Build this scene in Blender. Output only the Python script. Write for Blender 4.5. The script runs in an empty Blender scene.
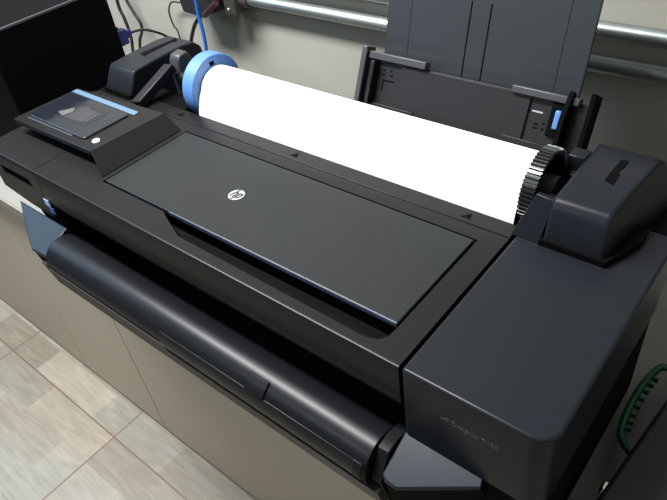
import bpy, bmesh, math, random
from mathutils import Vector, Matrix

random.seed(7)
SC = bpy.context.scene
COL = SC.collection
# metres; measured from the phone: x along the printer, y towards the back wall, z from the printer's top
OFF = Vector((0.62, 0.0, 1.05))
CT = -0.285           # worktop height
FL = -1.05            # floor height
WALL = 1.0            # back wall


# ------------------------------------------------------------------ materials
def material(name, col, rough=0.5, metal=0.0, spec=0.5, noise=0.0, nscale=40.0, bump=0.0, bscale=400.0, emit=None, estr=0.0, coat=0.0):
    m = bpy.data.materials.new(name)
    m.use_nodes = True
    nt = m.node_tree
    b = nt.nodes['Principled BSDF']
    c = (*col, 1.0)
    b.inputs['Base Color'].default_value = c
    b.inputs['Roughness'].default_value = rough
    b.inputs['Metallic'].default_value = metal
    b.inputs['Specular IOR Level'].default_value = spec
    b.inputs['Coat Weight'].default_value = coat
    tc = nt.nodes.new('ShaderNodeTexCoord')
    if noise > 0:
        n = nt.nodes.new('ShaderNodeTexNoise')
        n.inputs['Scale'].default_value = nscale
        n.inputs['Detail'].default_value = 4
        mx = nt.nodes.new('ShaderNodeMix')
        mx.data_type = 'RGBA'
        mx.inputs[6].default_value = tuple(v * (1 - noise) for v in col) + (1,)
        mx.inputs[7].default_value = tuple(min(1, v * (1 + noise)) for v in col) + (1,)
        nt.links.new(tc.outputs['Object'], n.inputs['Vector'])
        nt.links.new(n.outputs['Fac'], mx.inputs[0])
        nt.links.new(mx.outputs[2], b.inputs['Base Color'])
    if bump > 0:
        n2 = nt.nodes.new('ShaderNodeTexNoise')
        n2.inputs['Scale'].default_value = bscale
        bp = nt.nodes.new('ShaderNodeBump')
        bp.inputs['Strength'].default_value = bump
        bp.inputs['Distance'].default_value = 0.001
        nt.links.new(tc.outputs['Object'], n2.inputs['Vector'])
        nt.links.new(n2.outputs['Fac'], bp.inputs['Height'])
        nt.links.new(bp.outputs['Normal'], b.inputs['Normal'])
    if emit:
        b.inputs['Emission Color'].default_value = (*emit, 1)
        b.inputs['Emission Strength'].default_value = estr
    return m


M = {}
M['plastic'] = material('dark_plastic', (0.0095, 0.0090, 0.0092), 0.32, bump=0.05, bscale=900, noise=0.06, nscale=12, spec=0.13)
M['lid'] = material('lid_plastic', (0.0110, 0.0125, 0.0130), 0.28, noise=0.08, nscale=9, spec=0.30)
M['cover'] = material('smooth_plastic', (0.0102, 0.0116, 0.0148), 0.30, noise=0.05, nscale=8, spec=0.15)
M['shoulder'] = material('shoulder_window_tint', (0.0085, 0.0125, 0.0180), 0.36, noise=0.05, nscale=8, spec=0.21)  # same plastic, with the window's blue reflection put into its colour
M['black'] = material('black_plastic', (0.005, 0.005, 0.0055), 0.40, noise=0.1, spec=0.35)
M['deep'] = material('matt_black', (0.002, 0.002, 0.002), 0.8, noise=0.1, spec=0.05)
M['gear'] = material('gear_black', (0.010, 0.010, 0.011), 0.28, noise=0.06, spec=0.7)
M['lower'] = material('matt_lower_plastic', (0.020, 0.0175, 0.0155), 0.5, noise=0.06, spec=0.12)
M['gloss'] = material('glossy_dark_plastic', (0.006, 0.0065, 0.008), 0.33, noise=0.08, nscale=60, spec=0.17)
M['feeder'] = material('feeder_plastic', (0.0034, 0.0030, 0.0042), 0.5, bump=0.1, noise=0.08, spec=0.35)
M['feeder_light'] = material('feeder_grey', (0.030, 0.031, 0.034), 0.40, bump=0.1, noise=0.06)
M['panel'] = material('support_panel_grey', (0.0172, 0.0205, 0.0244), 0.45, noise=0.05, nscale=6)
M['lid_glint'] = material('lid_highlight_blue', (0.022, 0.034, 0.058), 0.5, noise=0.05, spec=0.4)  # window highlight on the lid edge, put into the colour
M['paper'] = material('white_paper', (0.88, 0.88, 0.90), 0.6, noise=0.01)
M['blue'] = material('blue_plastic', (0.070, 0.165, 0.40), 0.45, noise=0.05)
M['lightblue'] = material('light_blue_plastic', (0.075, 0.125, 0.185), 0.4, noise=0.05)
M['label_blue'] = material('label_blue', (0.03, 0.10, 0.30), 0.4, noise=0.05)
M['label_pale'] = material('label_pale', (0.30, 0.45, 0.65), 0.4, noise=0.05)
M['white'] = material('logo_white', (0.30, 0.30, 0.31), 0.4, noise=0.02)
M['logo_dark'] = material('logo_dark', (0.012, 0.013, 0.014), 0.4, noise=0.03)
M['text'] = material('text_grey', (0.06, 0.056, 0.052), 0.5, noise=0.03)
M['screen'] = material('screen_glass', (0.008, 0.010, 0.014), 0.08, noise=0.1)
M['display'] = material('lit_display', (0.005, 0.005, 0.007), 0.12, emit=(0.10, 0.10, 0.17), estr=0.06, noise=0.1)
M['reflection_hi'] = material('painted_reflection', (0.03, 0.03, 0.03), 0.2, emit=(0.75, 0.74, 0.78), estr=0.22, noise=0.05)  # pale window reflection on the screen, painted as a weak glow
M['reflection_mid'] = material('painted_reflection_mid', (0.015, 0.015, 0.018), 0.2, emit=(0.30, 0.25, 0.33), estr=0.14, noise=0.05)  # dimmer part of the painted screen reflection
M['button'] = material('lit_button', (0.9, 0.9, 0.9), 0.4, emit=(0.95, 0.97, 1.0), estr=0.9, noise=0.02)
M['steel'] = material('galvanised_steel', (0.34, 0.37, 0.36), 0.42, metal=0.9, noise=0.12, nscale=25)
M['brass'] = material('dull_metal', (0.13, 0.12, 0.11), 0.5, metal=0.8, noise=0.2, nscale=60)
M['counter'] = material('counter_laminate', (0.20, 0.20, 0.18), 0.4, noise=0.08, nscale=20)
M['edge'] = material('counter_edge', (0.20, 0.18, 0.155), 0.5, noise=0.08)
M['cabinet'] = material('beige_laminate', (0.396, 0.342, 0.2664), 0.55, noise=0.03, nscale=5)
M['pc'] = material('pc_black', (0.0018, 0.0018, 0.0022), 0.6, noise=0.1, spec=0.05)
M['pc_highlight'] = material('pc_highlight_grey', (0.045, 0.048, 0.054), 0.35, noise=0.05)  # highlight tone for the computer's top edge
M['cable'] = material('cable_black', (0.012, 0.012, 0.013), 0.5, noise=0.1)
M['cable_blue'] = material('cable_blue', (0.015, 0.12, 0.45), 0.4, noise=0.05)
M['plug_blue'] = material('plug_blue', (0.015, 0.02, 0.16), 0.4, noise=0.08)
M['red'] = material('dull_red', (0.035, 0.012, 0.012), 0.5, noise=0.1)
M['green'] = material('green_plastic', (0.004, 0.075, 0.034), 0.4, noise=0.08)
M['case'] = material('case_grey', (0.014, 0.014, 0.016), 0.55, noise=0.08, bump=0.2)
M['chrome'] = material('chrome', (0.7, 0.7, 0.7), 0.2, metal=1.0, noise=0.03)


def wall_material():
    m = material('painted_wall', (0.60, 0.575, 0.50), 0.65)
    nt = m.node_tree
    b = nt.nodes['Principled BSDF']
    tc = nt.nodes.new('ShaderNodeTexCoord')
    n = nt.nodes.new('ShaderNodeTexNoise')
    n.inputs['Scale'].default_value = 5
    n.inputs['Detail'].default_value = 6
    r = nt.nodes.new('ShaderNodeValToRGB')
    r.color_ramp.elements[0].position = 0.3
    r.color_ramp.elements[0].color = (0.2886, 0.2775, 0.2368, 1)
    r.color_ramp.elements[1].position = 0.7
    r.color_ramp.elements[1].color = (0.3293, 0.3182, 0.2775, 1)
    nt.links.new(tc.outputs['Object'], n.inputs['Vector'])
    nt.links.new(n.outputs['Fac'], r.inputs['Fac'])
    nt.links.new(r.outputs['Color'], b.inputs['Base Color'])
    return m


M['wall'] = wall_material()


def floor_material():
    """square ceramic tiles printed with short wood strips, brown grout between the tiles"""
    m = material('wood_look_tile', (0.6, 0.55, 0.48), 0.32)
    nt = m.node_tree
    N, L = nt.nodes, nt.links
    b = N['Principled BSDF']
    tc = N.new('ShaderNodeTexCoord')
    T = 0.605

    def mapping(scale=(1, 1, 1), loc=(0, 0, 0)):
        mp = N.new('ShaderNodeMapping')
        mp.inputs['Scale'].default_value = scale
        mp.inputs['Location'].default_value = loc
        L.new(tc.outputs['Object'], mp.inputs['Vector'])
        return mp
    # strips
    br = N.new('ShaderNodeTexBrick')
    br.offset = 0.37
    br.inputs['Scale'].default_value = 1.0
    br.inputs['Brick Width'].default_value = 0.33
    br.inputs['Row Height'].default_value = 0.1008
    br.inputs['Mortar Size'].default_value = 0.0
    br.inputs['Color1'].default_value = (0, 0, 0, 1)
    br.inputs['Color2'].default_value = (1, 1, 1, 1)
    L.new(mapping().outputs['Vector'], br.inputs['Vector'])
    ramp = N.new('ShaderNodeValToRGB')
    e = ramp.color_ramp.elements
    e[0].position, e[0].color = 0.0, (0.1998, 0.1739, 0.1406, 1)
    e[1].position, e[1].color = 1.0, (0.3182, 0.296, 0.2516, 1)
    for p, c in ((0.35, (0.2442, 0.2405, 0.2072, 1)), (0.55, (0.3108, 0.2664, 0.2146, 1)), (0.78, (0.2294, 0.2146, 0.1813, 1))):
        k = e.new(p)
        k.color = c
    L.new(br.outputs['Color'], ramp.inputs['Fac'])
    # grain along the strips
    gn = N.new('ShaderNodeTexNoise')
    gn.inputs['Scale'].default_value = 1.0
    gn.inputs['Detail'].default_value = 8
    gn.inputs['Distortion'].default_value = 1.2
    L.new(mapping((6, 45, 1)).outputs['Vector'], gn.inputs['Vector'])
    gr = N.new('ShaderNodeValToRGB')
    gr.color_ramp.elements[0].position, gr.color_ramp.elements[0].color = 0.35, (0.84, 0.80, 0.75, 1)
    gr.color_ramp.elements[1].position, gr.color_ramp.elements[1].color = 0.65, (1.04, 1.04, 1.04, 1)
    L.new(gn.outputs['Fac'], gr.inputs['Fac'])
    mul = N.new('ShaderNodeMix')
    mul.data_type, mul.blend_type = 'RGBA', 'MULTIPLY'
    mul.inputs[0].default_value = 1.0
    L.new(ramp.outputs['Color'], mul.inputs[6])
    L.new(gr.outputs['Color'], mul.inputs[7])
    # blotches
    bn = N.new('ShaderNodeTexNoise')
    bn.inputs['Scale'].default_value = 7
    L.new(mapping().outputs['Vector'], bn.inputs['Vector'])
    b2 = N.new('ShaderNodeValToRGB')
    b2.color_ramp.elements[0].position, b2.color_ramp.elements[0].color = 0.3, (0.90, 0.92, 0.90, 1)
    b2.color_ramp.elements[1].position, b2.color_ramp.elements[1].color = 0.7, (1.05, 1.03, 1.0, 1)
    L.new(bn.outputs['Fac'], b2.inputs['Fac'])
    mul2 = N.new('ShaderNodeMix')
    mul2.data_type, mul2.blend_type = 'RGBA', 'MULTIPLY'
    mul2.inputs[0].default_value = 1.0
    L.new(mul.outputs[2], mul2.inputs[6])
    L.new(b2.outputs['Color'], mul2.inputs[7])
    # grout grid
    gb = N.new('ShaderNodeTexBrick')
    gb.offset = 0.0
    gb.inputs['Scale'].default_value = 1.0
    gb.inputs['Brick Width'].default_value = T
    gb.inputs['Row Height'].default_value = T
    gb.inputs['Mortar Size'].default_value = 0.0027
    gb.inputs['Mortar Smooth'].default_value = 0.1
    L.new(mapping().outputs['Vector'], gb.inputs['Vector'])
    fin = N.new('ShaderNodeMix')
    fin.data_type = 'RGBA'
    fin.inputs[7].default_value = (0.136, 0.092, 0.064, 1)
    L.new(gb.outputs['Fac'], fin.inputs[0])
    L.new(mul2.outputs[2], fin.inputs[6])
    L.new(fin.outputs[2], b.inputs['Base Color'])
    return m


M['floor'] = floor_material()


# ------------------------------------------------------------------ mesh helpers
def V(x, y, z):
    return Vector((x, y, z))


class MB:
    def __init__(self):
        self.bm = bmesh.new()

    def loft(self, loops, cap=True, closed=True):
        bm = self.bm
        rows = [[bm.verts.new(p) for p in lp] for lp in loops]
        n = len(rows[0])
        for a, b in zip(rows, rows[1:]):
            for i in range(n if closed else n - 1):
                j = (i + 1) % n
                bm.faces.new((a[i], a[j], b[j], b[i]))
        if cap:
            bm.faces.new(rows[0][::-1])
            bm.faces.new(rows[-1])
        return self

    def box(self, x0, x1, y0, y1, z0, z1):
        return self.loft([[(x0, y0, z0), (x1, y0, z0), (x1, y1, z0), (x0, y1, z0)],
                          [(x0, y0, z1), (x1, y0, z1), (x1, y1, z1), (x0, y1, z1)]])

    def prism_x(self, prof, x0, x1):
        return self.loft([[(x0, y, z) for y, z in prof], [(x1, y, z) for y, z in prof]])

    def prism_z(self, poly, z0, z1):
        return self.loft([[(x, y, z0) for x, y in poly], [(x, y, z1) for x, y in poly]])

    def prism_y(self, poly, y0, y1):
        return self.loft([[(x, y0, z) for x, z in poly], [(x, y1, z) for x, z in poly]])

    def cyl_x(self, y, z, r, x0, x1, n=48):
        lp = [(y + r * math.cos(2 * math.pi * i / n), z + r * math.sin(2 * math.pi * i / n)) for i in range(n)]
        return self.prism_x(lp, x0, x1)

    def ring_x(self, y, z, r0, r1, x0, x1, n=48):
        def c(r, x):
            return [(x, y + r * math.cos(2 * math.pi * i / n), z + r * math.sin(2 * math.pi * i / n)) for i in range(n)]
        loops = [c(r0, x0), c(r1, x0), c(r1, x1), c(r0, x1), c(r0, x0)]
        return self.loft(loops, cap=False)

    def arc_x(self, y, z, r0, r1, a0, a1, x0, x1, n=12):
        pr = [(y + r1 * math.cos(a0 + (a1 - a0) * i / n), z + r1 * math.sin(a0 + (a1 - a0) * i / n)) for i in range(n + 1)]
        pr += [(y + r0 * math.cos(a1 + (a0 - a1) * i / n), z + r0 * math.sin(a1 + (a0 - a1) * i / n)) for i in range(n + 1)]
        return self.prism_x(pr, x0, x1)

    def holed(self, outer, hole, axis, a, b):
        """a plate with a hole: outline and hole given in the plane across `axis`, from a to b"""
        bm = self.bm

        def P(p, t):
            return (p[0], p[1], t) if axis == 'z' else (p[0], t, p[1])
        ed = []
        for lp in (outer, hole):
            vs = [bm.verts.new(P(p, a)) for p in lp]
            ed += [bm.edges.new((vs[i], vs[(i + 1) % len(vs)])) for i in range(len(vs))]
        r = bmesh.ops.triangle_fill(bm, use_beauty=True, use_dissolve=False, edges=ed)
        fs = [g for g in r['geom'] if isinstance(g, bmesh.types.BMFace)]
        ex = bmesh.ops.extrude_face_region(bm, geom=fs, use_keep_orig=True)
        d = V(0, 0, b - a) if axis == 'z' else V(0, b - a, 0)
        bmesh.ops.translate(bm, vec=d, verts=[g for g in ex['geom'] if isinstance(g, bmesh.types.BMVert)])
        return self

    def tube(self, pts, r, n=10):
        pts = [Vector(p) for p in pts]
        loops = []
        up = V(0.3, 0.2, 0.93)
        for i, p in enumerate(pts):
            t = (pts[min(i + 1, len(pts) - 1)] - pts[max(i - 1, 0)]).normalized()
            u = up - t * up.dot(t)
            if u.length < 1e-3:
                u = V(1, 0, 0) - t * t.x
            u.normalize()
            up = u
            w = t.cross(u)
            loops.append([tuple(p + r * (math.cos(2 * math.pi * k / n) * u + math.sin(2 * math.pi * k / n) * w)) for k in range(n)])
        return self.loft(loops)

    def ball(self, c, r, sx=1, sy=1, sz=1):
        g = bmesh.ops.create_uvsphere(self.bm, u_segments=20, v_segments=12, radius=r)
        for v in g['verts']:
            v.co = Vector((v.co.x * sx, v.co.y * sy, v.co.z * sz)) + Vector(c)
        return self

    def build(self, name, mat, parent=None, bevel=0.0, seg=2, smooth=35, root=None):
        """one mesh object; parent: its thing or part. Vertices are moved by OFF and made relative to the thing's base"""
        bm = self.bm
        bmesh.ops.remove_doubles(bm, verts=bm.verts, dist=1e-6)
        bmesh.ops.recalc_face_normals(bm, faces=bm.faces)
        base = None
        if parent is None:
            xs = [v.co for v in bm.verts]
            base = V((min(v.x for v in xs) + max(v.x for v in xs)) / 2, (min(v.y for v in xs) + max(v.y for v in xs)) / 2, min(v.z for v in xs)) + OFF
        else:
            t = parent
            while t.parent:
                t = t.parent
            base = Vector(t['base'])
        for v in bm.verts:
            v.co = v.co + OFF - base
        me = bpy.data.meshes.new(name)
        bm.to_mesh(me)
        bm.free()
        if smooth:
            for p in me.polygons:
                p.use_smooth = True
            me.set_sharp_from_angle(angle=math.radians(smooth))
        me.materials.append(mat)
        o = bpy.data.objects.new(name, me)
        COL.objects.link(o)
        if parent is not None:
            o.parent = parent
        else:
            o.location = base
            o['base'] = tuple(base)
        if bevel > 0:
            md = o.modifiers.new('edge', 'BEVEL')
            md.width = bevel
            md.segments = seg
            md.limit_method = 'ANGLE'
            md.angle_limit = math.radians(35)
            md.harden_normals = False
        return o


def thing(name, label, cat, loc, group=None):
    o = bpy.data.objects.new(name, None)
    COL.objects.link(o)
    b = Vector(loc) + OFF
    o.location = b
    o.empty_display_size = 0.05
    o['base'] = tuple(b)
    o['label'] = label
    o['category'] = cat
    if group:
        o['group'] = group
    return o


def tag(o, label, cat, group=None):
    o['label'] = label
    o['category'] = cat
    if group:
        o['group'] = group
    return o


def struct(o, label=None, cat=None):
    o['kind'] = 'structure'
    if label:
        o['label'] = label
    if cat:
        o['category'] = cat
    return o


def smooth_path(pts, n=10):
    """Catmull-Rom through the points"""
    P = [Vector(p) for p in pts]
    P = [2 * P[0] - P[1]] + P + [2 * P[-1] - P[-2]]
    out = []
    for i in range(1, len(P) - 2):
        for k in range(n):
            t = k / n
            a, b, c, d = P[i - 1], P[i], P[i + 1], P[i + 2]
            out.append(0.5 * ((2 * b) + (c - a) * t + (2 * a - 5 * b + 4 * c - d) * t * t + (3 * b - a - 3 * c + d) * t ** 3))
    out.append(P[-2])
    return out


def rrect(x0, x1, y0, y1, r, n=6):
    """rounded rectangle; r = one radius, or four (x0y0, x1y0, x1y1, x0y1)"""
    R = r if isinstance(r, (tuple, list)) else (r,) * 4
    out = []
    for (cx, cy, sx, sy, a0), q in zip(((x0, y0, 1, 1, 180), (x1, y0, -1, 1, 270), (x1, y1, -1, -1, 0), (x0, y1, 1, -1, 90)), R):
        if q <= 0:
            out.append((cx, cy))
            continue
        for k in range(n + 1):
            a = math.radians(a0 + 90 * k / n)
            out.append((cx + sx * q + q * math.cos(a), cy + sy * q + q * math.sin(a)))
    return out


# ------------------------------------------------------------------ the room
m = MB()
m.box(-3.4, 1.6, -2.6, WALL, FL - 0.08, FL)
fo = m.build('floor', M['floor'])
# tile joints: the object origin sits on a grout crossing
sh = Vector((-1.323, 0.303, FL)) + OFF - fo.location
for v in fo.data.vertices:
    v.co -= sh
fo.location = fo.location + sh
struct(fo, 'pale wood-look ceramic floor tiles with brown grout', 'floor')
struct(MB().box(-3.4, 1.6, WALL, WALL + 0.12, FL, 1.65).build('wall_back', M['wall']), 'cream painted wall behind the printer', 'wall')
struct(MB().box(0.42, 0.54, -2.6, WALL, FL, 1.65).build('added_wall_right', M['wall']), 'unseen cream wall added to block light right of the worktop', 'wall')  # added out of view to block light from the right

# ------------------------------------------------------------------ cabinets and worktop
wt = thing('worktop', 'long pale worktop carrying the printer above the beige cabinets', 'worktop', (-1.2, 0.69, -0.312))
MB().box(-2.9, 0.41, 0.399, WALL - 0.001, -0.312, CT).build('slab', M['counter'], wt, bevel=0.002)
MB().box(-2.9, 0.41, 0.394, 0.399, -0.313, CT - 0.001).build('front_edge', M['edge'], wt, bevel=0.001)


def cabinet(x0, x1, doors, label):
    t = thing('base_cabinet', label, 'cabinet', ((x0 + x1) / 2, 0.7, FL), 'beige cabinets under the worktop')
    MB().box(x0, x1, 0.432, 0.985, FL + 0.014, -0.313).build('body', M['cabinet'], t)
    MB().box(x0, x1, 0.425, 0.98, FL, FL + 0.0138).build('shadow_strip', M['edge'], t)  # dark strip put in for the shadow line at the cabinet foot
    for a, b in doors:
        MB().box(a + 0.0012, b - 0.0012, 0.412, 0.4315, FL + 0.014, -0.322).build('door', M['cabinet'], t, bevel=0.0012)
    return t


cabinet(-2.60, -1.2007, [(-2.60, -1.61), (-1.61, -1.2007)], 'beige base cabinet at left with a joint between its two doors')
cabinet(-1.1993, -0.36, [(-1.1993, -0.36)], 'beige base cabinet with one wide plain front under the printer')
cabinet(-0.359, 0.40, [(-0.359, 0.02), (0.02, 0.40)], 'beige base cabinet under the right end of the printer')

# ------------------------------------------------------------------ the printer
pr = thing('large_format_printer', 'wide dark grey roll-fed plotter printer standing on the worktop', 'printer', (-0.62, 0.5, CT))

# chassis
MB().prism_x([(0.405, -0.073), (0.668, -0.073), (0.668, CT), (0.46, CT), (0.33, -0.222), (0.405, -0.20)], -1.06, -0.100).build('chassis', M['deep'], pr, bevel=0.002)
# skirt profile shared by the covers: rounded front top edge
SK = [(0.3300, 0.0), (0.3278, -0.0001), (0.3266, -0.0007), (0.3260, -0.0020), (0.3265, -0.060), (0.330, -0.072), (0.342, -0.085),
      (0.352, -0.085), (0.345, -0.02), (0.3300, -0.010)]
MB().prism_x([(0.332, -0.110), (0.406, -0.090), (0.406, -0.20), (0.340, -0.160)], -1.050, -0.9650).build('slot_end', M['deep'], pr)
# main cover with the opening for the lid and its finger recess
hole = [(-0.8446, 0.3710), (-0.692, 0.3710), (-0.683, 0.3665), (-0.636, 0.3475), (-0.628, 0.3445), (-0.312, 0.3405), (-0.300, 0.3418), (-0.291, 0.3465),
        (-0.2855, 0.355), (-0.2845, 0.366), (-0.2840, 0.5452), (-0.8446, 0.5452)]
mc = MB()
mc.holed([(-0.9838, 0.3299), (-0.2530, 0.3299), (-0.2530, 0.5668), (-0.9838, 0.5668)], hole, 'z', -0.02, 0.0)
mc.prism_x(SK, -0.9838, -0.2530)
mc.box(-0.9838, -0.975, 0.34, 0.566, -0.07, -0.02)
mc.box(-0.262, -0.2530, 0.34, 0.566, -0.07, -0.02)
cov = mc.build('main_cover', M['plastic'], pr)
MB().prism_x([(0.338, -0.0205), (0.385, -0.034), (0.42, -0.034), (0.55, -0.034), (0.55, -0.045), (0.338, -0.045)], -0.86, -0.27).build('recess_floor', M['black'], pr)
# sloping front wall of the finger recess
MB().prism_x([(0.3395, -0.004), (0.3435, -0.006), (0.372, -0.026), (0.372, -0.030), (0.3395, -0.022)], -0.65, -0.2835).build('finger_recess', M['black'], pr)
lid = MB().prism_z(rrect(-0.8412, -0.2876, 0.3745, 0.5418, 0.0015, 3), -0.0075, 0.0012).build('lid', M['lid'], pr, bevel=0.0012, seg=2)
MB().prism_x([(0.3740, -0.0055), (0.3736, -0.0002), (0.3740, 0.0011), (0.3749, 0.0015), (0.3753, 0.0010)], -0.684, -0.2880).build('lid_edge_highlight', M['lid_glint'], lid)  # highlight of the lid's front edge, put in as a bluish strip
# round emblem with its two slanted letters
LX, LY, LR, LZ = -0.6255, 0.4545, 0.0125, 0.0013
def disc(cx, cy, r, z0, z1, n=40):
    return MB().prism_z([(cx + r * math.cos(2 * math.pi * i / n), cy + r * math.sin(2 * math.pi * i / n)) for i in range(n)], z0, z1)
disc(LX, LY, LR, LZ - 0.0004, LZ + 0.0003).build('emblem', M['white'], lid)


def stroke(mb, pts, w, z):
    """flat polyline stroke of width w in the lid plane"""
    for (x0, y0), (x1, y1) in zip(pts, pts[1:]):
        d = Vector((x1 - x0, y1 - y0))
        d.normalize()
        nx, ny = -d.y * w / 2, d.x * w / 2
        ex, ey = d.x * w * 0.3, d.y * w * 0.3
        mb.prism_z([(x0 - ex + nx, y0 - ey + ny), (x1 + ex + nx, y1 + ey + ny), (x1 + ex - nx, y1 + ey - ny), (x0 - ex - nx, y0 - ey - ny)], z, z + 0.0003)


em = MB()
def S(u, v):   # letter space: u right, v up, slanted
    return (LX + LR * (u + 0.30 * v), LY + LR * v)
stroke(em, [S(-0.50, 0.86), S(-0.50, -0.48)], 0.0026, LZ + 0.0002)
stroke(em, [S(-0.50, 0.36), S(-0.14, 0.36), S(-0.06, 0.22), S(-0.06, -0.48)], 0.0026, LZ + 0.00025)
stroke(em, [S(0.24, 0.40), S(0.24, -0.90)], 0.0026, LZ + 0.0002)
stroke(em, [S(0.24, 0.36), S(0.56, 0.36), S(0.64, 0.22), S(0.64, -0.26), S(0.56, -0.42), S(0.24, -0.42)], 0.0026, LZ + 0.00025)
em.build('emblem_letters', M['logo_dark'], lid)

# left end cover with a slot in its front
lc = MB()
lc.prism_z(rrect(-1.15, -0.9850, 0.3299, 0.5668, (0.0, 0, 0, 0.02), 5), -0.02, 0.0)
lc.prism_x([(0.3300, 0.0), (0.3278, -0.0001), (0.3266, -0.0007), (0.3260, -0.0020), (0.3262, -0.012), (0.3300, -0.012)], -1.15, -0.9850)
lc.holed([(-1.15, -0.012), (-0.9850, -0.012), (-0.9850, -0.098), (-1.06, -0.096), (-1.11, -0.090), (-1.15, -0.086)],
         [(-1.118, -0.029), (-1.018, -0.029), (-1.012, -0.047), (-1.112, -0.047)], 'y', 0.3262, 0.334)
lc.box(-1.15, -1.144, 0.334, 0.56, -0.088, -0.02)
lc.box(-1.15, -0.985, 0.334, 0.56, -0.088, -0.084)
lcv = lc.build('left_cover', M['plastic'], pr)
MB().box(-1.125, -1.005, 0.3342, 0.345, -0.052, -0.024).build('port_recess', M['deep'], pr)
# two small square stickers
lb = MB().box(-0.9925, -0.977, 0.3255, 0.32605, -0.073, -0.059).build('sticker', M['label_pale'], pr)
lb['label'] = 'pale blue sticker'
lb = MB().box(-0.988, -0.972, 0.3257, 0.3267, -0.087, -0.0735).build('sticker', M['label_blue'], pr)
lb['label'] = 'deep blue sticker'

# right end cover: one tall block with a rounded corner
rc = MB()
rc.prism_z(rrect(-0.2492, -0.087, 0.326, 0.668, (0, 0.024, 0.012, 0), 8), -0.118, 0.0)
rcv = rc.build('right_cover', M['cover'], pr, bevel=0.0035, seg=3)
MB().prism_z(rrect(-0.2492, -0.089, 0.334, 0.666, (0, 0.022, 0.012, 0), 8), -0.272, -0.119).build('side_panel', M['deep'], pr, bevel=0.003)


def text_mesh(body, size, name, mat, parent, place):
    cu = bpy.data.curves.new(name, 'FONT')
    cu.body = body
    cu.size = size
    cu.extrude = 0.0002
    cu.align_x = 'LEFT'
    tmp = bpy.data.objects.new(name + '_tmp', cu)
    COL.objects.link(tmp)
    dg = bpy.context.evaluated_depsgraph_get()
    dg.update()
    me = bpy.data.meshes.new_from_object(tmp.evaluated_get(dg))
    bpy.data.objects.remove(tmp)
    mb = MB()
    mb.bm.from_mesh(me)
    bpy.data.meshes.remove(me)
    for v in mb.bm.verts:
        v.co = place(v.co)
    return mb.build(name, mat, parent, smooth=0)


text_mesh('HP Designjet T120', 0.0092, 'model_lettering', M['text'], rcv, lambda c: V(-0.203 + c.x * 0.93, 0.3258 - c.z, -0.048 + c.y))

# strip behind the covers, with pressed arrows
st = MB().box(-1.045, -0.2530, 0.5692, 0.5965, -0.04, -0.0005).build('rear_strip', M['plastic'], pr, bevel=0.0012)
for cx in (-0.318, -0.622, -0.90):
    MB().prism_z([(cx - 0.009, 0.5765), (cx + 0.006, 0.5765), (cx + 0.001, 0.589)], -0.0012, -0.0002).build('pressed_arrow', M['deep'], st, smooth=0)
# bay the roll turns in
by = MB()
by.box(-1.05, -0.235, 0.597, 0.765, -0.075, -0.05)
by.box(-1.05, -0.235, 0.742, 0.765, -0.05, -0.012)
by.box(-1.15, -1.05, 0.5692, 0.765, -0.088, -0.003)
by.box(-0.2490, -0.100, 0.669, 0.765, -0.11, -0.004)
by.build('roll_bay', M['deep'], pr, bevel=0.002)

# ---- control panel: wedge rising left of the lid
cp = MB()
zt = 0.030
# sloped wedge between the panel top and the lid
cp.loft([[(-0.8895, 0.392, zt), (-0.853, 0.3765, 0.0003), (-0.915, 0.415, 0.0003), (-0.93, 0.41, zt - 0.012)],
         [(-0.8800, 0.537, zt), (-0.8535, 0.543, 0.0003), (-0.915, 0.545, 0.0003), (-0.93, 0.535, zt - 0.012)]])
# slab
cp.loft([[(-1.128, 0.387, zt - 0.010), (-0.888, 0.392, zt - 0.010), (-0.878, 0.538, zt - 0.010), (-1.122, 0.520, zt - 0.010)],
         [(-1.128, 0.387, zt), (-0.8895, 0.392, zt), (-0.8800, 0.537, zt), (-1.122, 0.520, zt)]])
# recessed foot
cp.box(-1.10, -0.90, 0.43, 0.53, 0.0003, zt - 0.008)
pan = cp.build('control_panel', M['plastic'], pr, bevel=0.0015)
sb = MB().prism_z(rrect(-1.109, -0.931, 0.408, 0.5005, 0.006, 4), zt - 0.002, zt + 0.0030)
scr = sb.build('touchscreen', M['screen'], pan, bevel=0.0012)
# display inside the glass outline; window reflections on it painted as glowing shapes
MB().prism_z([(-1.068, 0.432), (-0.968, 0.432), (-0.968, 0.484), (-1.068, 0.484)], zt + 0.0026, zt + 0.0033).build('display', M['display'], pan, smooth=0)
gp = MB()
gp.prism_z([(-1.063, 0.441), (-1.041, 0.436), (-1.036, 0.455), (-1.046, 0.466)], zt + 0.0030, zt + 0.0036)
gp.build('screen_reflection', M['reflection_hi'], pan, smooth=0)
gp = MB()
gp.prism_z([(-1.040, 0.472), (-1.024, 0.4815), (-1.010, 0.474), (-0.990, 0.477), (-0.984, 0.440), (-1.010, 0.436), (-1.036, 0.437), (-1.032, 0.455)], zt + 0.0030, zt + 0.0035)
gp.build('screen_reflection', M['reflection_mid'], pan, smooth=0)
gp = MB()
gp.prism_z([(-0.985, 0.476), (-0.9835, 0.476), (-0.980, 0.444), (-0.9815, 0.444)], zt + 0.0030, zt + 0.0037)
gp.build('screen_reflection', M['reflection_hi'], pan, smooth=0)
pb = MB().prism_z([(-1.118, 0.5045), (-0.9235, 0.5045), (-0.925, 0.5155), (-1.118, 0.5155)], zt - 0.001, zt + 0.0012).build('blue_strip', M['lightblue'], pan, bevel=0.0006)
MB().prism_z([(-1.104, 0.4015), (-0.965, 0.4045), (-0.965, 0.4075), (-1.104, 0.4048)], zt - 0.001, zt + 0.0010).build('bezel_highlight', M['feeder_light'], pan, bevel=0.0004)  # bezel highlight, put in as a light grey strip
bt = disc(-0.9105, 0.4165, 0.0062, zt - 0.001, zt + 0.0014).build('power_button', M['button'], pan, bevel=0.0005)
bt['label'] = 'white lit button'

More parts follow.
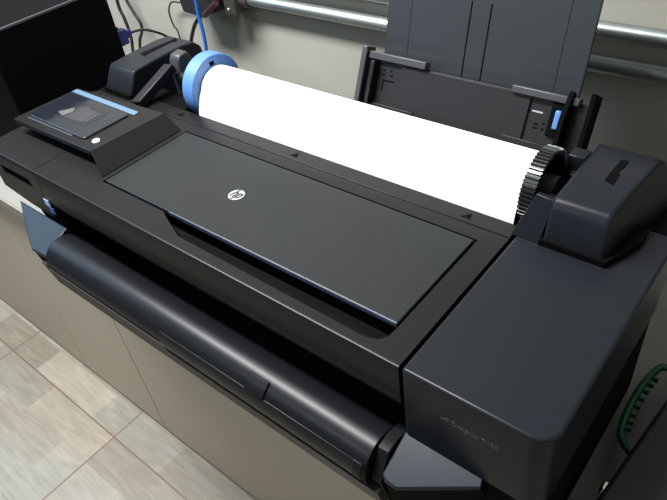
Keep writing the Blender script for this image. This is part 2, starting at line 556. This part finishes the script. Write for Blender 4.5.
# ---- spindle towers
YA, ZA = 0.657, 0.022        # spindle axis
prof_right = [(0.5775, 0.010), (0.588, 0.042), (0.5935, 0.053), (0.602, 0.0585), (0.66, 0.0600), (0.730, 0.0590), (0.744, 0.050), (0.752, 0.02), (0.757, -0.09), (0.59, -0.09), (0.578, 0.0)]
prof_left = [(0.5775, 0.006), (0.596, 0.040), (0.602, 0.046), (0.66, 0.0485), (0.72, 0.0490), (0.750, 0.045), (0.766, 0.030), (0.772, -0.01), (0.772, -0.09), (0.59, -0.09), (0.578, 0.0)]


def tower(prof, xi, xo):
    """rounded hump; xi(y,z), xo(y,z): inner and outer side"""
    mb = MB()
    mb.loft([[(xi(y, z), y, z) for y, z in prof], [(xo(y, z), y, z) for y, z in prof]])
    return mb


lt = tower(prof_left, lambda y, z: -1.043, lambda y, z: -1.122 - 0.10 * max(0.0, 0.045 - z) * 1.2)
ltw = lt.build('spindle_tower', M['cover'], pr, bevel=0.0035, seg=3)
rt = tower(prof_right, lambda y, z: -0.2165 + 0.02 * max(0, 0.05 - z), lambda y, z: -0.147 + 0.06 * (y - 0.6) + max(0.0, 0.055 - z) * (0.10 + 1.7 * max(0, y - 0.58)))
rtw = rt.build('spindle_tower', M['cover'], pr, bevel=0.0045, seg=3)
# dark joint at the foot of each tower's front
MB().box(-1.124, -1.040, 0.5725, 0.578, -0.002, 0.008).build('tower_joint', M['deep'], pr)
MB().prism_z([(-0.219, 0.574), (-0.139, 0.574), (-0.118, 0.63), (-0.119, 0.66), (-0.15, 0.66), (-0.2, 0.58), (-0.219, 0.58)], -0.001, 0.0085).build('tower_joint', M['deep'], pr)
# inner flank of the right tower
fl = MB()
fl.loft([[(-0.2555, 0.5755, 0.0), (-0.219, 0.5755, 0.0), (-0.213, 0.5945, 0.0545), (-0.2375, 0.5985, 0.0545)],
         [(-0.2555, 0.584, 0.0), (-0.219, 0.584, 0.0), (-0.213, 0.603, 0.0525), (-0.2375, 0.607, 0.0525)]])
fl.build('tower_flank', M['cover'], pr, bevel=0.001)
MB().prism_x([(0.605, 0.0), (0.612, 0.046), (0.632, 0.036), (0.640, 0.006), (0.657, 0.0), (0.676, 0.008), (0.682, 0.035), (0.705, 0.040), (0.72, 0.0), (0.70, -0.05), (0.61, -0.05)],
             -0.2325, -0.2170).build('spindle_rest', M['black'], pr, bevel=0.0015)
# notch cut along the top of each tower
MB().prism_z([(-0.1795, 0.654), (-0.1675, 0.650), (-0.1685, 0.672), (-0.1715, 0.676), (-0.1720, 0.686), (-0.1700, 0.690), (-0.1705, 0.706), (-0.1790, 0.704)], 0.05, 0.0608).build('tower_notch', M['deep'], rtw, smooth=0)
MB().prism_z([(-1.094, 0.655), (-1.078, 0.652), (-1.076, 0.735), (-1.086, 0.742)], 0.045, 0.0494).build('tower_notch', M['deep'], ltw, smooth=0)
MB().box(-0.2395, -0.2170, 0.690, 0.712, -0.05, 0.058).build('spindle_rest', M['cover'], pr, bevel=0.002)
# arm and strut inside the left tower
MB().loft([[(-1.014, 0.556, 0.010), (-0.986, 0.556, 0.016), (-0.986, 0.566, 0.000), (-1.014, 0.566, -0.003)],
           [(-1.006, 0.645, 0.050), (-0.980, 0.645, 0.054), (-0.980, 0.653, 0.038), (-1.006, 0.653, 0.036)]]).build('loading_arm', M['feeder'], pr, bevel=0.002)
MB().prism_x([(0.655, 0.030), (0.657, 0.052), (0.664, 0.062), (0.684, 0.064), (0.690, 0.050), (0.690, 0.005), (0.655, -0.02)], -1.006, -0.978).build('spindle_rest', M['feeder_light'], pr, bevel=0.003)
MB().box(-1.043, -0.915, 0.600, 0.640, -0.05, -0.002).build('bay_block', M['deep'], pr, bevel=0.003)

# ---- output slot and the rounded cover below it
CY, CZ, CR = 0.3065, -0.1555, 0.0375
A = math.radians
MB().cyl_x(CY, CZ, CR, -0.9585, -0.2690, 72).build('output_cover', M['gloss'], pr, bevel=0.001)
MB().prism_x([(0.297, -0.122), (0.316, -0.119), (0.345, -0.128), (0.345, -0.20), (0.283, -0.19), (0.278, -0.160)], -0.2680, -0.2525).build('cover_bracket', M['plastic'], pr, bevel=0.0012)
lp = MB()
lp.prism_x([(0.2688, -0.1560), (0.274, -0.1560), (0.30, -0.175), (0.40, -0.20), (0.40, -0.235), (0.286, -0.2135), (0.279, -0.2125)], -0.978, -0.640)
lp.prism_x([(0.2715, -0.1745), (0.280, -0.1745), (0.30, -0.180), (0.40, -0.20), (0.40, -0.235), (0.286, -0.2135), (0.279, -0.2125)], -0.640, -0.2530)
lp.build('lower_front_panel', M['lower'], pr, bevel=0.0008)
MB().arc_x(CY, CZ, CR - 0.002, CR + 0.0004, A(183), A(225), -0.640, -0.2700, 8).build('grip_slot', M['deep'], pr)
MB().arc_x(CY, CZ, CR - 0.002, CR + 0.0003, A(175), A(180.5), -0.9585, -0.640, 4).build('cover_joint', M['deep'], pr)
MB().arc_x(CY, CZ, CR - 0.002, CR + 0.0012, A(148), A(184), -0.643, -0.2720, 8).build('handle_flap', M['black'], pr, bevel=0.0006)
for x0, x1, a0, a1 in ((-0.466, -0.432, 113, 151), (-0.2860, -0.2725, 146, 180)):
    MB().arc_x(CY, CZ, CR - 0.002, CR + 0.0030, A(a0), A(a1), x0, x1, 8).build('latch_tab', M['gloss'], pr, bevel=0.0012)

# sloping shoulders either side of the rounded cover
def SP(x, y):
    return (x, y, -0.1165 + 0.43 * (y - 0.327))
def shoulder(top, bot):
    mb = MB()
    mb.loft([[(x, y, z - 0.006) for x, y, z in top], top])
    mb.build('shoulder', M['shoulder'], pr, bevel=0.0015)
    MB().loft([bot, [(x + (0.002 if x < -0.6 else -0.0015 if x > -0.2 else 0.001), y + 0.0015, z - 0.0062) for x, y, z in top]]).build('shoulder_shade', M['deep'], pr, bevel=0.001)  # dark underside, its shading put into the black colour
shoulder([SP(-1.128, 0.3300), SP(-0.9640, 0.3300), SP(-0.9625, 0.2747), SP(-1.0043, 0.2726), SP(-1.041, 0.2880)],
         [(-1.105, 0.350, -0.165), (-0.9640, 0.40, -0.165), (-0.9625, 0.281, -0.205), (-0.990, 0.281, -0.205), (-1.030, 0.312, -0.20)])
shoulder([SP(-0.2505, 0.3300), SP(-0.152, 0.3300), SP(-0.149, 0.3190), SP(-0.2284, 0.2745), SP(-0.2440, 0.2755), SP(-0.2496, 0.2795)],
         [(-0.2505, 0.40, -0.20), (-0.152, 0.40, -0.20), (-0.149, 0.345, -0.19), (-0.225, 0.290, -0.205), (-0.2440, 0.285, -0.205), (-0.2496, 0.285, -0.205)])

# ---- rear sheet feeder, leaning back
TF = 0.46      # lean of the feeder (dy/dz)
def FP(x, t, d=0.0):
    """feeder space: x, height above z=0.02 along the slope, depth towards the room"""
    return (x, 0.742 + TF * t - d * 0.908, 0.02 + t + d * 0.418)
def fbox(mb, x0, x1, t0, t1, d0, d1):
    mb.loft([[FP(x0, t0, d0), FP(x1, t0, d0), FP(x1, t0, d1), FP(x0, t0, d1)], [FP(x0, t1, d0), FP(x1, t1, d0), FP(x1, t1, d1), FP(x0, t1, d1)]])
    return mb
f = MB()
fbox(f, -0.606, -0.246, -0.05, 0.0640, -0.014, 0.0)
fd = f.build('sheet_feeder', M['feeder'], pr, bevel=0.001)
# raised middle plate
MB_ = fbox(MB(), -0.545, -0.328, -0.05, 0.0625, 0.0, 0.0035)
MB_.build('middle_plate', M['feeder'], fd, bevel=0.0008)
# lips at the top
l = fbox(MB(), -0.606, -0.500, 0.0640, 0.0745, -0.006, 0.010); l.build('top_lip', M['feeder_light'], fd, bevel=0.0015)
l = fbox(MB(), -0.357, -0.260, 0.0610, 0.0705, -0.006, 0.010); l.build('top_lip', M['feeder_light'], fd, bevel=0.0015)
# steps at the bottom
l = fbox(MB(), -0.600, -0.508, -0.05, 0.0030, 0.0, 0.007); l.build('lower_step', M['feeder'], fd, bevel=0.001)
l = fbox(MB(), -0.357, -0.285, -0.05, 0.0065, 0.0, 0.007); l.build('lower_step', M['feeder'], fd, bevel=0.001)
# side flanges
sf = fbox(MB(), -0.621, -0.611, -0.05, 0.080, -0.014, 0.012)
sf.build('side_flange', M['feeder_light'], fd, bevel=0.002)
sf = MB()
sf.loft([[FP(-0.246, -0.05, -0.014), FP(-0.246, -0.05, 0.010), FP(-0.246, 0.05, 0.014), FP(-0.246, 0.080, 0.018), FP(-0.246, 0.076, -0.014)],
         [FP(-0.239, -0.05, -0.014), FP(-0.239, -0.05, 0.010), FP(-0.239, 0.05, 0.014), FP(-0.239, 0.080, 0.018), FP(-0.239, 0.076, -0.014)]])
sf.build('side_flange', M['deep'], fd, bevel=0.001)
fbox(MB(), -0.611, -0.603, -0.05, 0.072, 0.0, 0.003).build('guide_channel', M['deep'], fd)
# paper guides: dark fins with a blue slider
fbox(MB(), -0.597, -0.590, -0.045, 0.062, 0.0, 0.016).build('paper_guide', M['black'], fd, bevel=0.001)
pg = MB()
pg.loft([[FP(-0.2760, -0.045, 0.0), FP(-0.2760, -0.045, 0.020), FP(-0.2760, 0.045, 0.024), FP(-0.2760, 0.078, 0.012), FP(-0.2760, 0.074, 0.0)],
         [FP(-0.2690, -0.045, 0.0), FP(-0.2690, -0.045, 0.020), FP(-0.2690, 0.045, 0.024), FP(-0.2690, 0.078, 0.012), FP(-0.2690, 0.074, 0.0)]])
pg.build('paper_guide', M['deep'], fd, bevel=0.001)
fbox(MB(), -0.2960, -0.2765, 0.018, 0.060, 0.0, 0.006).build('slider_seat', M['deep'], fd, bevel=0.002)
bl = fbox(MB(), -0.2870, -0.2785, 0.0285, 0.0520, 0.006, 0.0125).build('slider_button', M['blue'], fd, bevel=0.002)
bl['label'] = 'blue slider button'
# printed size marks beside the plate
for x0, x1, t0, t1 in ((-0.578, -0.556, 0.036, 0.038), (-0.578, -0.576, 0.022, 0.036), (-0.580, -0.577, 0.050, 0.053), (-0.566, -0.563, 0.050, 0.053), (-0.566, -0.560, 0.044, 0.046),
                       (-0.580, -0.576, 0.044, 0.046), (-0.316, -0.310, 0.028, 0.030), (-0.316, -0.310, 0.023, 0.025), (-0.304, -0.301, 0.030, 0.033), (-0.304, -0.301, 0.023, 0.026)):
    fbox(MB(), x0, x1, t0, t1, 0.0, 0.0006).build('size_mark', M['deep'], fd, smooth=0)
fbox(MB(), -0.323, -0.3075, 0.0430, 0.0450, 0.0, 0.0006).build('size_line', M['white'], fd, smooth=0)
# tall support panel, steeper than the feeder
TP = 0.27
def EP(x, t, d=0.0):
    return (x, 0.786 + TP * t - d * 0.965, 0.062 + t + d * 0.26)
def ebox(mb, x0, x1, t0, t1, d0, d1):
    mb.loft([[EP(x0, t0, d0), EP(x1, t0, d0), EP(x1, t0, d1), EP(x0, t0, d1)], [EP(x0, t1, d0), EP(x1, t1, d0), EP(x1, t1, d1), EP(x0, t1, d1)]])
    return mb
ep = ebox(MB(), -0.5975, -0.2715, -0.03, 0.245, -0.006, 0.0).build('support_panel', M['panel'], pr, bevel=0.001)
for x in (-0.4525, -0.4210):
    ebox(MB(), x - 0.0011, x + 0.0011, 0.0, 0.118, -0.001, 0.0003).build('panel_slot', M['deep'], ep, smooth=0)
for x in (-0.5535, -0.3085):
    ebox(MB(), x - 0.0006, x + 0.0006, 0.02, 0.245, -0.001, 0.0002).build('panel_crease', M['feeder'], ep, smooth=0)

# ------------------------------------------------------------------ roll and spindle
sp = thing('roll_spindle', 'spindle through the paper roll with blue left hub and black ridged right wheel', 'spindle', (-0.62, YA, ZA - 0.058))
MB().cyl_x(YA, ZA, 0.011, -0.9775, -0.2330, 32).build('rod', M['black'], sp, bevel=0.001)
hb = MB()
hb.ring_x(YA, ZA + 0.004, 0.012, 0.0585, -0.9050, -0.8745, 64)
h = hb.build('hub', M['blue'], sp, bevel=0.0025, seg=3)
h['label'] = 'blue round end hub'
MB().box(-0.8748, -0.8738, YA - 0.007, YA + 0.003, ZA + 0.0455, ZA + 0.0525).build('hub_notch', M['deep'], h)
# ridged wheel
NT = 56
lpp = []
RW = 0.0530
for i in range(NT):
    for da, r in ((0.0, RW), (0.30, RW), (0.5, RW - 0.0028), (0.80, RW - 0.0028)):
        a = 2 * math.pi * (i + da) / NT
        lpp.append((YA + r * math.cos(a), ZA + 0.001 + r * math.sin(a)))
gw = MB()
n = len(lpp)
inn = [(YA + (RW - 0.008) * math.cos(2 * math.pi * (i / 4 + 0.0) / NT), ZA + 0.001 + (RW - 0.008) * math.sin(2 * math.pi * (i / 4) / NT)) for i in range(n)]
gw.loft([[(-0.2450, *p) for p in inn], [(-0.2450, *p) for p in lpp], [(-0.2635, *p) for p in lpp], [(-0.2635, *p) for p in inn], [(-0.2450, *p) for p in inn]], cap=False)
g = gw.build('ridged_wheel', M['gear'], sp, smooth=20)
g['label'] = 'black ridged end wheel'
MB().ring_x(YA, ZA + 0.001, 0.011, RW - 0.006, -0.2630, -0.2580, 48).build('wheel_web', M['deep'], g)
MB().ring_x(YA, ZA, 0.011, 0.020, -0.2600, -0.2350, 32).build('wheel_boss', M['feeder_light'], g, bevel=0.001)

pp = thing('paper_roll', 'wide white paper roll held between the blue hub and black wheel', 'paper roll', (-0.567, YA, ZA - 0.047))
MB().ring_x(YA, ZA, 0.0245, 0.0262, -0.8728, -0.2640, 48).build('core_tube', M['edge'], pp)
# outer turn winds off at the front and feeds down into the printer
RP = 0.0428
pts = []
for k in range(0, 73):
    a = A(180 + 5.0 - k * 5)          # clockwise seen from the right, ends hanging at the front
    pts.append((YA + RP * math.cos(a), ZA + RP * math.sin(a)))
outer = [(0.5992, -0.040), (0.5988, -0.012), (0.6005, 0.002), (0.6058, 0.018), (0.6115, 0.030)] + pts[5:70]
w = MB()
inner = []
for i in range(len(outer)):
    r = RP - 0.0008
    if i < 5:
        inner.append((outer[i][0] + 0.0008, outer[i][1]))
    else:
        inner.append((YA + r * (outer[i][0] - YA) / RP, ZA + r * (outer[i][1] - ZA) / RP))
w.prism_x(outer + inner[::-1], -0.8728, -0.2640)
w.ring_x(YA, ZA, 0.0262, RP - 0.0012, -0.8726, -0.2642, 64)
w.build('paper', M['paper'], pp, smooth=40)

# ------------------------------------------------------------------ computer left of the printer
pc = thing('desktop_computer', 'black desktop computer tower left of the printer with a highlight painted along its top edge', 'computer', (-1.40, 0.56, CT))
MB().box(-1.80, -1.270, 0.452, 0.7245, CT + 0.008, 0.133).build('case', M['pc'], pc, bevel=0.003)
MB().box(-1.2725, -1.2685, 0.454, 0.722, 0.1290, 0.1342).build('edge_highlight', M['pc_highlight'], pc, bevel=0.001)  # highlight along the top edge, put in as a grey strip
for x in (-1.77, -1.30):
    for y in (0.475, 0.70):
        MB().box(x - 0.012, x + 0.012, y - 0.012, y + 0.012, CT, CT + 0.009).build('foot', M['cable'], pc)

vc = thing('video_cable', 'black video cable with a dark blue plug in the back of the computer', 'cable', (-1.29, 0.75, 0.0))
plug = MB()
plug.box(-1.300, -1.282, 0.7255, 0.752, 0.000, 0.034)
plug.box(-1.296, -1.287, 0.752, 0.766, 0.009, 0.026)
plug.ball((-1.299, 0.740, 0.035), 0.004).ball((-1.299, 0.740, -0.001), 0.004)
plug.build('plug', M['plug_blue'], vc, bevel=0.002)
MB().tube(smooth_path([(-1.292, 0.764, 0.018), (-1.290, 0.80, 0.012), (-1.286, 0.84, -0.012), (-1.280, 0.87, -0.045), (-1.265, 0.90, -0.10), (-1.24, 0.93, -0.19), (-1.23, 0.95, -0.28)]), 0.0030).build('lead', M['cable'], vc)

def cable(name, pts, r, mat, label, group=None):
    o = MB().tube(smooth_path(pts), r).build(name, mat)
    return tag(o, label, 'cable', group)
cable('power_cable', [(-1.56, 0.985, 1.60), (-1.56, 0.975, 0.70), (-1.590, 0.955, 0.25), (-1.612, 0.955, 0.05), (-1.6258, 0.955, -0.030), (-1.617, 0.955, -0.066), (-1.614, 0.955, -0.114), (-1.626, 0.955, -0.155), (-1.635, 0.93, CT + 0.006)], 0.0046, M['cable'],
      'thick black cable hanging straight beside the computer, nearest to it')
cable('power_cable', [(-1.59, 0.990, 1.60), (-1.59, 0.985, 0.70), (-1.600, 0.970, 0.25), (-1.6095, 0.970, 0.05), (-1.6025, 0.970, -0.014), (-1.585, 0.970, -0.05), (-1.5675, 0.970, -0.080), (-1.578, 0.970, -0.106), (-1.600, 0.970, -0.133), (-1.615, 0.96, -0.20), (-1.60, 0.93, CT + 0.006)], 0.0042, M['cable'],
      'black cable bulging to the right beside the straight one by the computer')

# junction box on the pipes with the supply hanging from it
ex = thing('power_adapter', 'black power adapter plugged in by the pipe fitting, above the blue hub', 'adapter', (-1.31, 0.97, -0.03))
MB().loft([[(-1.312, 0.935, 0.002), (-1.244, 0.935, -0.002), (-1.175, 0.935, 0.020), (-1.170, 0.935, 0.095), (-1.325, 0.935, 0.095)],
           [(-1.312, 0.998, 0.002), (-1.244, 0.998, -0.002), (-1.175, 0.998, 0.020), (-1.170, 0.998, 0.095), (-1.325, 0.998, 0.095)]]).build('body', M['cable'], ex, bevel=0.006, seg=3)
MB().tube([(-1.225, 0.932, 0.008), (-1.192, 0.930, 0.030), (-1.170, 0.930, 0.045)], 0.007).build('plug', M['red'], ex)
cable('network_cable', [(-1.15, 0.985, 1.60), (-1.15, 0.970, 0.75), (-1.170, 0.915, 0.30), (-1.188, 0.900, 0.10), (-1.2009, 0.900, 0.058), (-1.2055, 0.900, 0.023), (-1.2046, 0.900, -0.017), (-1.2085, 0.900, -0.057), (-1.222, 0.895, -0.13), (-1.235, 0.88, CT + 0.006)], 0.0044, M['cable_blue'],
      'bright blue network cable hanging down behind the blue hub')
cable('adapter_cable', [(-1.258, 0.955, 0.004), (-1.2664, 0.956, -0.004), (-1.3023, 0.956, -0.033), (-1.3276, 0.955, -0.068), (-1.343, 0.955, -0.100), (-1.352, 0.95, -0.17), (-1.35, 0.93, CT + 0.006)], 0.0048, M['cable'],
      'thick black lead curving down from the adapter')
cable('thin_cable', [(-1.320, 0.975, 0.012), (-1.345, 0.978, 0.008), (-1.3735, 0.978, 0.003), (-1.4063, 0.978, 0.0), (-1.4266, 0.978, -0.018), (-1.4321, 0.978, -0.040), (-1.4267, 0.978, -0.066), (-1.4155, 0.978, -0.0885), (-1.39, 0.96, -0.2), (-1.39, 0.93, CT + 0.004)], 0.0022, M['cable'],
      'thin black wire looping out left of the adapter')

# ------------------------------------------------------------------ pipes on the wall
p = MB().cyl_x(0.978, 0.0445, 0.0135, -1.14, 0.418, 32).build('conduit_pipe', M['steel'])
tag(p, 'lower of two galvanised pipes along the wall', 'pipe', 'galvanised pipes on the wall')
p = MB().cyl_x(0.978, 0.0995, 0.0135, -1.60, 0.418, 32).build('conduit_pipe', M['steel'])
tag(p, 'upper of two galvanised pipes along the wall', 'pipe', 'galvanised pipes on the wall')
fb = thing('pipe_fitting', 'dull metal junction fitting on the left end of the lower pipe', 'pipe fitting', (-1.15, 0.975, 0.012))
MB().box(-1.168, -1.130, 0.948, 0.999, 0.012, 0.085).build('body', M['brass'], fb, bevel=0.004)
MB().cyl_x(0.978, 0.0445, 0.019, -1.132, -1.105, 32).build('collar', M['brass'], fb, bevel=0.002)
MB().ball((-1.152, 0.948, 0.026), 0.004).build('screw', M['chrome'], fb)

# ------------------------------------------------------------------ case with the green handle, right of the printer
tc = thing('tool_case', 'dark grey case with a green ridged handle beside the right end of the printer', 'case', (0.10, 0.55, CT))
cs = MB()
cs.prism_z([(-0.058, 0.40), (-0.050, 0.385), (0.30, 0.385), (0.30, 0.76), (-0.010, 0.76), (-0.022, 0.745)], CT, CT + 0.085)
cs.build('shell', M['case'], tc, bevel=0.006, seg=3)
cs = MB()
cs.prism_z([(-0.0605, 0.398), (-0.051, 0.383), (0.302, 0.383), (0.302, 0.762), (-0.011, 0.762), (-0.0245, 0.746)], CT + 0.030, CT + 0.058)
cs.build('rim_band', M['deep'], tc, bevel=0.002)
hz = CT + 0.050
hp = smooth_path([(-0.046, 0.5250, hz), (-0.060, 0.5350, hz), (-0.0680, 0.5480, hz), (-0.0722, 0.5764, hz), (-0.0728, 0.6148, hz), (-0.0695, 0.6517, hz), (-0.0623, 0.6790, hz), (-0.052, 0.6850, hz), (-0.030, 0.6860, hz)])
hd = MB().tube(hp, 0.0050, 12)
for i in range(8):
    k = 24 + i * 4
    p, q = hp[k], hp[k + 1]
    t = (q - p).normalized()
    n = V(t.y, -t.x, 0)            # towards the case
    c = p + n * 0.0075
    a, b = t * 0.0024, n * 0.0042
    hd.prism_z([tuple((c - a - b).xy), tuple((c + a - b).xy), tuple((c + a + b).xy), tuple((c - a + b).xy)], hz - 0.0045, hz + 0.004)
h = hd.build('handle', M['green'], tc, bevel=0.001)
h['label'] = 'green ridged handle'
MB().box(-0.0600, -0.0500, 0.452, 0.468, CT + 0.030, CT + 0.060).build('latch', M['chrome'], tc, bevel=0.003)

# ------------------------------------------------------------------ light
def area(name, loc, target, size, energy, col, sy=None):
    l = bpy.data.lights.new(name, 'AREA')
    l.shape = 'RECTANGLE'
    l.size = size
    l.size_y = sy or size
    l.energy = energy
    l.color = col
    o = bpy.data.objects.new(name, l)
    COL.objects.link(o)
    o.location = Vector(loc) + OFF
    d = (Vector(target) - Vector(loc)).normalized()
    o.rotation_euler = d.to_track_quat('-Z', 'Y').to_euler()
    return o


area('ceiling_lamp', (-1.35, 0.16, 1.50), (-1.35, 0.16, 0.0), 1.3, 98, (0.98, 0.99, 1.0), 0.3)
area('ceiling_lamp_front', (-1.5, -1.7, 1.60), (-1.5, -1.7, 0.0), 1.2, 16, (0.85, 0.96, 1.0), 0.25)
area('window_light', (-3.3, -0.35, 1.35), (-1.0, 0.3, -0.12), 1.2, 16, (0.42, 0.72, 1.0), 1.0)
# the rest of the room: bright ceiling towards the windows on the left, dim towards the right and the floor
wd = bpy.data.worlds.new('room_world')
SC.world = wd
wd.use_nodes = True
nt = wd.node_tree
bg = nt.nodes['Background']
tcn = nt.nodes.new('ShaderNodeTexCoord')
dt = nt.nodes.new('ShaderNodeVectorMath')
dt.operation = 'DOT_PRODUCT'
dt.inputs[1].default_value = Vector((-0.20, 0.25, 0.93)).normalized()
mx = nt.nodes.new('ShaderNodeMath')
mx.operation = 'MAXIMUM'
mx.inputs[1].default_value = 0.0
pw = nt.nodes.new('ShaderNodeMath')
pw.operation = 'POWER'
pw.inputs[1].default_value = 2.0
ma = nt.nodes.new('ShaderNodeMath')
ma.operation = 'MULTIPLY_ADD'
ma.inputs[1].default_value = 0.40
ma.inputs[2].default_value = 0.05
nt.links.new(tcn.outputs['Generated'], dt.inputs[0])
nt.links.new(dt.outputs['Value'], mx.inputs[0])
nt.links.new(mx.outputs[0], pw.inputs[0])
nt.links.new(pw.outputs[0], ma.inputs[0])
nt.links.new(ma.outputs[0], bg.inputs['Strength'])
bg.inputs['Color'].default_value = (0.88, 0.94, 1.0, 1)

# ------------------------------------------------------------------ camera
cam = bpy.data.cameras.new('camera')
cam.sensor_fit = 'HORIZONTAL'
cam.sensor_width = 36.0
cam.lens = 36.0 * 628.5 / 667.0
cam.clip_start = 0.01
co = bpy.data.objects.new('camera', cam)
COL.objects.link(co)
R0, R1, R2 = V(0.771736, 0.626125, -0.111314), V(0.342941, -0.55715, -0.75629), V(-0.535551, 0.545482, -0.644697)
R2.normalize()
R0 = (R0 - R2 * R0.dot(R2)).normalized()
R1 = R2.cross(R0)
mt = Matrix(((R0.x, -R1.x, -R2.x), (R0.y, -R1.y, -R2.y), (R0.z, -R1.z, -R2.z))).to_4x4()
mt.translation = V(0, 0, 0.514) + OFF
co.matrix_world = mt
SC.camera = co

SC.view_settings.view_transform = 'Standard'
SC.view_settings.look = 'None'
SC.view_settings.gamma = 1.0
SC.view_settings.use_curve_mapping = False
SC.view_settings.exposure = 0.3
